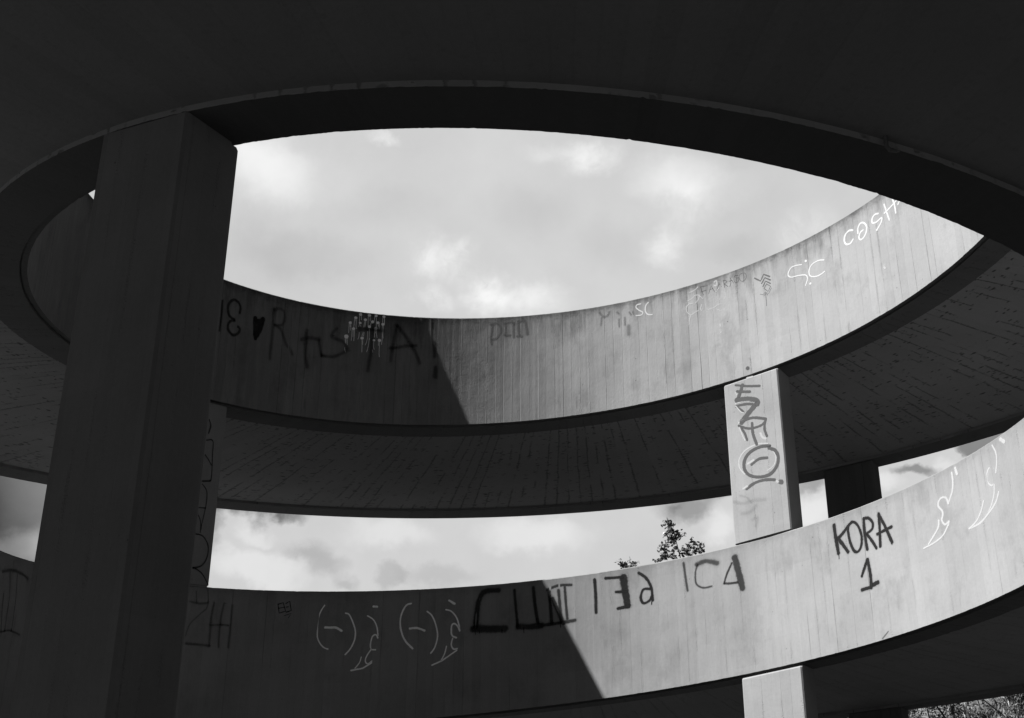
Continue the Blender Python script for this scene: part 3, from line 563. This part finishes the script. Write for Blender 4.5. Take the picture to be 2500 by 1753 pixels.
('C','graffiti','grey sprayed vertical tag ending in a big ringed O on the sunlit column face','grey2',0.95,[(26,0,[159,-89,38,-123,-89,-147]),(36,0,[88,-101,117,-177,157,-252]),(26,0,[150,-157,16,-188]),(51,0,[157,-249,48,-258,-50,-294,-51,-335]),(51,0,[-52,-322,32,-399,128,-495]),(28,0,[168,-311,66,-311,0,-325]),(23,0,[169,-318,130,-353,97,-393]),(28,0,[134,-488,11,-468,-126,-505]),(25,0,[-126,-511,-89,-557,-7,-575,72,-567,157,-524]),(23,0,[157,-524,108,-600,82,-688]),(30,0,[18,-523,17,-630,-13,-749]),(23,0,[-126,-511,-105,-600,-124,-684]),(32,0,[-142,-789,-44,-781,65,-820,124,-889,133,-979,83,-1052,-19,-1085,-124,-1074,-195,-1009,-221,-923,-196,-847,-134,-810]),(27,0,[-106,-905,-21,-904,55,-946]),(30,0,[126,-1181,37,-1137,-68,-1123,-164,-1138]),(46,0,[-217,-1166,-229,-1171])]),
('U','paint_dab','grey spray dot just above the gap over the sunlit column','grey2',0.9,[(36,0,[3899,78,3894,71])]),
('C','graffiti','white under sprayed outline showing beside the grey tag on the column face','white',0.7,[(15,0,[166,-98,92,-121]),(13,0,[164,-168,156,-197]),(13,0,[180,-288,104,-276,10,-289]),(13,0,[175,-310,126,-381,93,-401]),(15,0,[152,-545,125,-637,102,-688]),(27,0,[-62,-645,-78,-688,-109,-707]),(18,0,[161,-496,119,-477,38,-466]),(17,0,[-124,-762,-20,-750,103,-787,176,-866,182,-957,135,-1031]),(12,0,[-159,-821,-197,-906,-170,-992,-102,-1032]),(25,0,[94,-933,32,-905]),(27,0,[159,-1176,118,-1156]),(29,0,[-188,-1155,-194,-1163]),(20,0,[31,-37,-23,-35])]),
('C','graffiti','faint smudged grey writing on the lower half of the column face','stain',0.13,[(30,0,[261,-1295,170,-1322,77,-1310,-52,-1318]),(30,0,[191,-1420,112,-1419,43,-1367]),(24,0,[92,-1498,39,-1481,59,-1566]),(20,0,[197,-1240,127,-1271,92,-1327])]),
('D','graffiti','thin dark outlined tag running down the shaded column behind the big one','black',0.7,[(16,0,[-79,-188,-105,-234,-89,-311]),(14,0,[-75,-381,-149,-367,-162,-492,-177,-653,-175,-724]),(13,0,[-77,-517,-123,-551,-160,-588]),(16,0,[-77,-760,-170,-732]),(12,0,[-80,-785,-137,-828,-151,-905,-144,-1010,-124,-1139,-116,-1209]),(13,0,[-73,-999,-140,-986]),(13,0,[-76,-1066,-105,-1110,-122,-1174]),(14,0,[-70,-1233,-153,-1234,-223,-1297,-230,-1396,-175,-1486,-77,-1528]),(14,0,[-83,-1521,-185,-1550,-272,-1632])])]
for e_ in GRAFFITI: draw(e_)

# ---------------------------------------------------------------- steel stub left in the drip edge of the near beam, tie hole in the big column
def stub():
    t = -1.2388; v = []; f = []
    pts = [(0, 0, 0), (0, 0, -.05), (.015, 0, -.07), (.045, .0, -.075)]
    base = Vector(P3(1 + W + .006, t, zb(t + 2 * math.pi if t < 0 else t) - G + ST))
    seg = 8
    for i, p in enumerate(pts):
        for k_ in range(seg):
            a = 2 * math.pi * k_ / seg; v.append((base.x + p[0] + .009 * math.cos(a), base.y + p[1] + .009 * math.sin(a), base.z + p[2] + (.004 * math.cos(a) if i > 1 else 0)))
    for i in range(len(pts) - 1):
        for k_ in range(seg): f.append((i * seg + k_, i * seg + (k_ + 1) % seg, (i + 1) * seg + (k_ + 1) % seg, (i + 1) * seg + k_))
    f.append(tuple(range((len(pts) - 1) * seg, len(pts) * seg)))
    mesh_obj('steel_stub', v, f, None, [M['steel']], ramp)
stub()

# ---------------------------------------------------------------- ground
def ground():
    v = []; f = []; R_ = [0, 3, 6, 10, 16, 30, 60, 120, 300, 900]; seg = 48
    rnd = random.Random(3); v.append((0, 0, 0))
    for r in R_[1:]:
        for k_ in range(seg):
            a = 2 * math.pi * k_ / seg
            v.append((r * math.cos(a), r * math.sin(a), 0 if r < 50 else rnd.uniform(-.15, .15)))
    for k_ in range(seg): f.append((0, 1 + k_, 1 + (k_ + 1) % seg))
    for j in range(len(R_) - 2):
        for k_ in range(seg):
            a = 1 + j * seg + k_; b_ = 1 + j * seg + (k_ + 1) % seg; f.append((a, a + seg, b_ + seg, b_))
    tag(mesh_obj('ground', v, f, None, [M['ground']]), 'dark gravelly ground below the ramp', kind='structure')
ground()
def shade_sheet():  # added unseen dark sheet: shade on the near ground, less light bounced up
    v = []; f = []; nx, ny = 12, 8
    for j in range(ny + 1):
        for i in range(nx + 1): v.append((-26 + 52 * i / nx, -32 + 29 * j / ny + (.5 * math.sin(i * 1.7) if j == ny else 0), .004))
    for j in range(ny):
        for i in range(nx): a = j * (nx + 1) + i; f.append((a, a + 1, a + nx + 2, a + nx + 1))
    tag(mesh_obj('near_shade_sheet', v, f, None, [M['ground_shade']]), 'dark sheet added over the near ground in place of shade', kind='structure')
shade_sheet()

# ---------------------------------------------------------------- trees
def tube(v, f, pts, r0, r1, seg=7):
    b0 = len(v); n = len(pts)
    for i, p in enumerate(pts):
        d = (Vector(pts[min(i + 1, n - 1)]) - Vector(pts[max(i - 1, 0)])).normalized()
        a = d.orthogonal().normalized(); c = d.cross(a); r = r0 + (r1 - r0) * i / (n - 1)
        for k_ in range(seg):
            g_ = 2 * math.pi * k_ / seg; q = Vector(p) + (a * math.cos(g_) + c * math.sin(g_)) * r; v.append(tuple(q))
    for i in range(n - 1):
        for k_ in range(seg): f.append((b0 + i * seg + k_, b0 + i * seg + (k_ + 1) % seg, b0 + (i + 1) * seg + (k_ + 1) % seg, b0 + (i + 1) * seg + k_))
def leafquad(v, f, p, size, rnd, droop=0.0, long=1.0, wid=.33):
    d = Vector((rnd.gauss(0, 1), rnd.gauss(0, 1), rnd.gauss(0, .8) - droop * 3)).normalized()
    s_ = d.orthogonal().normalized(); s_.rotate(Matrix.Rotation(rnd.uniform(0, 6.28), 3, d)); nn = d.cross(s_)
    l = size * rnd.uniform(.7, 1.3) * long; w = size * wid * rnd.uniform(.8, 1.2) / (long ** .5)
    b0 = len(v); p = Vector(p)
    v += [tuple(p), tuple(p + d * l * .45 + s_ * w + nn * w * .3), tuple(p + d * l), tuple(p + d * l * .45 - s_ * w + nn * w * .3)]
    f += [(b0, b0 + 1, b0 + 2), (b0, b0 + 2, b0 + 3)]
def bent(p, d, length, n, rnd, wob=.12, lift=0.0):
    pts = [Vector(p)]; d = Vector(d).normalized()
    for i in range(n):
        d = (d + Vector((rnd.gauss(0, wob), rnd.gauss(0, wob), rnd.gauss(0, wob) + lift))).normalized()
        pts.append(pts[-1] + d * length / n)
    return pts
def tree(name, label, cat, x_, y_, h, spread, trunk_r, n1, n2, leaves, size, seed, leafm, first=.3, droop=0.0, long=1.0, top=None):
    rnd = random.Random(seed); root = tag(empty(name, (x_, y_, 0)), label, cat)
    v = []; f = []; lv = []; lf = []
    tr = bent((0, 0, -.1), (rnd.uniform(-.05, .05), rnd.uniform(-.05, .05), 1), h * .93, 9, rnd, .05)
    if top: # the leader ends at the given offset
        sh = Vector(top) - tr[-1]
        tr = [p + sh * (i / (len(tr) - 1)) ** 2 for i, p in enumerate(tr)]
    tube(v, f, tr, trunk_r, trunk_r * .08, 9)
    tips = []
    for i in range(n1):
        u_ = first + (1 - first) * (i + rnd.random()) / n1; k_ = u_ * (len(tr) - 1); j = min(int(k_), len(tr) - 2); p = tr[j].lerp(tr[j + 1], k_ - j)
        a = i * 2.4 + rnd.uniform(-.4, .4); ln = spread * (1 - .8 * abs(u_ - .45) ** 1.2) * (1.08 - u_ * .75) * rnd.uniform(.7, 1.15)
        br = bent(p, (math.cos(a), math.sin(a), rnd.uniform(.25, .9)), ln, 5, rnd, .14, .06 - droop * .25)
        tube(v, f, br, trunk_r * .35 * (1.1 - u_), .008, 6)
        for q in range(n2):
            g_ = rnd.uniform(.25, 1) * 5; j = min(int(g_), 4); pp = br[j].lerp(br[j + 1], g_ - j)
            tw = bent(pp, (rnd.gauss(0, 1), rnd.gauss(0, 1), rnd.gauss(.2, .6) - droop * 3), ln * rnd.uniform(.25, .5) * (1 + droop), 4, rnd, .2, -droop)
            tube(v, f, tw, .014, .004, 4); tips.append(tw)
        tips.append(br[2:])
    per = 34
    for i in range(leaves // per):
        tw = tips[rnd.randrange(len(tips))]; g_ = rnd.random() ** .7 * (len(tw) - 1); j = min(int(g_), len(tw) - 2)
        c_ = tw[j].lerp(tw[j + 1], g_ - j); sp = rnd.uniform(.06, .15)
        for k_ in range(int(per * rnd.uniform(.6, 1.4))):
            p = c_ + Vector((rnd.gauss(0, sp), rnd.gauss(0, sp), rnd.gauss(0, sp * (.8 + droop * 2.5)) - droop * sp * 2))
            leafquad(lv, lf, p, size * rnd.uniform(.6, 1.2), rnd, droop, long)
    mesh_obj('trunk', v, f, None, [M['bark']], root, smooth=True); mesh_obj('crown', lv, lf, None, [leafm], root)
    return root
tree('broadleaf_tree', 'bushy pale leaved tree behind the outer column at the lower right', 'tree', 7.45, 24.08, 8.60, 3.60, 0.20, 42, 9, 19000, 0.075, 11, M['leaf'])
tree('broadleaf_tree', 'dense dark tree beyond the lower turn, left of the drooping one', 'tree', 10.45, 26.38, 9.20, 4.20, 0.24, 44, 9, 21000, 0.075, 12, M['leaf'])
tree('willow_tree', 'willow with long drooping pale leaves at the lower right corner', 'tree', 10.78, 21.00, 8.80, 3.80, 0.22, 34, 11, 22000, 0.075, 13, M['leaf_willow'], droop=.45, long=1.7)

def slender(name, label, x_, y_, top, clusters, seed, size=.078):
    """young birch: bare leader and explicit side twigs at the top (offsets from the tip: across, down), ordinary crown lower down"""
    rnd = random.Random(seed); root = tag(empty(name, (x_, y_, 0)), label, 'tree')
    v = []; f = []; lv = []; lf = []; h = top[2]
    ax = Vector((x_, y_ + CD * S, 0)).normalized(); rt = Vector((ax.y, -ax.x, 0))
    tr = [Vector((0, 0, -.1)), Vector((.05, .02, h * .3)), Vector((.1, -.05, h * .6))]
    T = Vector((0, 0, h))
    tr += [T + rt * a - Vector((0, 0, b_)) for a, b_ in clusters['leader'][::-1]]
    tube(v, f, tr[:4], .07, .016, 7); tube(v, f, tr[3:], .015, .003, 6)
    for (a0, b0, a1, b1, nl) in clusters['twigs']:
        p = T + rt * a0 - Vector((0, 0, b0)); q = T + rt * a1 - Vector((0, 0, b1)) + ax * rnd.uniform(-.15, .15)
        mid = p.lerp(q, .5) + Vector((0, 0, .03)); tube(v, f, [p, mid, q], .007, .002, 4)
        for i in range(nl):
            g_ = .12 + .9 * i / max(nl - 1, 1); pp = p.lerp(q, min(g_, 1)) + Vector((rnd.gauss(0, .022), rnd.gauss(0, .03), rnd.gauss(0, .028)))
            leafquad(lv, lf, pp, size, rnd, 0, 1.0, .46)
    for i in range(60):
        u_ = rnd.uniform(.25, .80); a = i * 2.4; p = tr[0].lerp(T, u_); ln = (1 - u_) * 2.6 + .3
        br = bent(p, (math.cos(a), math.sin(a), .9), ln, 4, rnd, .12)
        if max(q.z for q in br) > h - clusters['limit']: continue
        tube(v, f, br, .018, .003, 5)
        for k_ in range(26):
            g_ = rnd.random() * 3.9; pp = br[int(g_)].lerp(br[int(g_) + 1], g_ % 1) + Vector((rnd.gauss(0, .08), rnd.gauss(0, .08), rnd.gauss(0, .08)))
            if pp.z < h - clusters['limit']: leafquad(lv, lf, pp, size, rnd)
    mesh_obj('trunk', v, f, None, [M['bark']], root, smooth=True); mesh_obj('crown', lv, lf, None, [M['leaf_birch']], root)
slender('birch_tree', 'taller birch whose thin leafy leader pokes above the lower wall', 2.10, 16.84, (0, 0, 8.511), dict(leader=[(0.0, 0.0), (0.078, 0.169), (0.143, 0.417), (0.182, 0.625), (0.221, 0.807), (0.247, 1.042)], twigs=[(0.0, 0.0, 0.0, 0.169, 7), (0.026, 0.052, -0.104, 0.13, 8), (0.039, 0.091, -0.091, 0.065, 5), (0.052, 0.13, 0.137, 0.169, 8), (0.013, 0.039, 0.013, 0.143, 6), (0.065, 0.169, -0.078, 0.221, 8), (0.078, 0.182, 0.078, 0.286, 9), (0.104, 0.221, -0.104, 0.339, 10), (0.104, 0.234, 0.039, 0.365, 12), (0.117, 0.286, 0.169, 0.312, 8), (0.13, 0.339, 0.208, 0.299, 6), (0.143, 0.391, 0.273, 0.352, 10), (0.208, 0.378, 0.312, 0.286, 4), (0.26, 0.365, 0.378, 0.378, 4), (0.13, 0.391, 0.013, 0.417, 14), (0.143, 0.443, 0.026, 0.469, 12), (0.143, 0.456, 0.221, 0.443, 7), (0.156, 0.521, -0.026, 0.547, 13), (0.104, 0.521, -0.104, 0.43, 7), (0.156, 0.547, 0.078, 0.599, 10), (0.026, 0.56, -0.156, 0.586, 10), (-0.078, 0.573, -0.195, 0.599, 5), (0.169, 0.625, 0.13, 0.677, 6), (0.182, 0.677, 0.0, 0.742, 12), (-0.156, 0.677, -0.26, 0.651, 6), (-0.039, 0.781, -0.195, 0.69, 12), (0.026, 0.807, -0.156, 0.781, 18), (-0.104, 0.859, -0.169, 0.82, 12), (-0.026, 0.846, 0.104, 0.82, 12), (0.039, 0.781, 0.117, 0.833, 8), (-0.182, 0.898, -0.299, 0.872, 6), (0.208, 0.755, 0.339, 0.69, 9), (0.221, 0.781, 0.378, 0.755, 12), (0.339, 0.729, 0.43, 0.521, 12), (0.352, 0.755, 0.495, 0.456, 14), (0.417, 0.755, 0.56, 0.495, 12), (0.469, 0.755, 0.573, 0.599, 10), (0.547, 0.729, 0.677, 0.521, 6), (0.599, 0.729, 0.742, 0.573, 4), (0.547, 0.742, 0.664, 0.612, 10), (0.625, 0.716, 0.742, 0.677, 8), (0.391, 0.781, 0.547, 0.755, 12), (0.547, 0.742, 0.729, 0.716, 8), (0.286, 0.807, 0.417, 0.755, 10)], limit=0.95), 21)
slender('birch_tree', 'low tuft of a smaller birch barely showing above the wall, left of the taller', 1.31, 17.50, (0, 0, 7.826), dict(leader=[(0.0, 0.0), (-0.007, 0.099), (-0.013, 0.204), (-0.02, 0.48)], twigs=[(0.0, 0.007, -0.007, 0.164, 5), (-0.033, 0.191, -0.059, 0.059, 6), (-0.033, 0.204, -0.23, 0.046, 6), (-0.059, 0.191, -0.243, 0.138, 12), (-0.178, 0.164, -0.296, 0.072, 4), (-0.033, 0.204, -0.138, 0.197, 6), (0.007, 0.191, 0.099, 0.086, 4), (0.007, 0.204, 0.138, 0.112, 8), (0.138, 0.125, 0.204, 0.112, 2), (-0.033, 0.197, 0.072, 0.164, 6), (-0.086, 0.204, -0.191, 0.178, 6)], limit=0.22), 22)
print('scene built', len(bpy.data.objects))
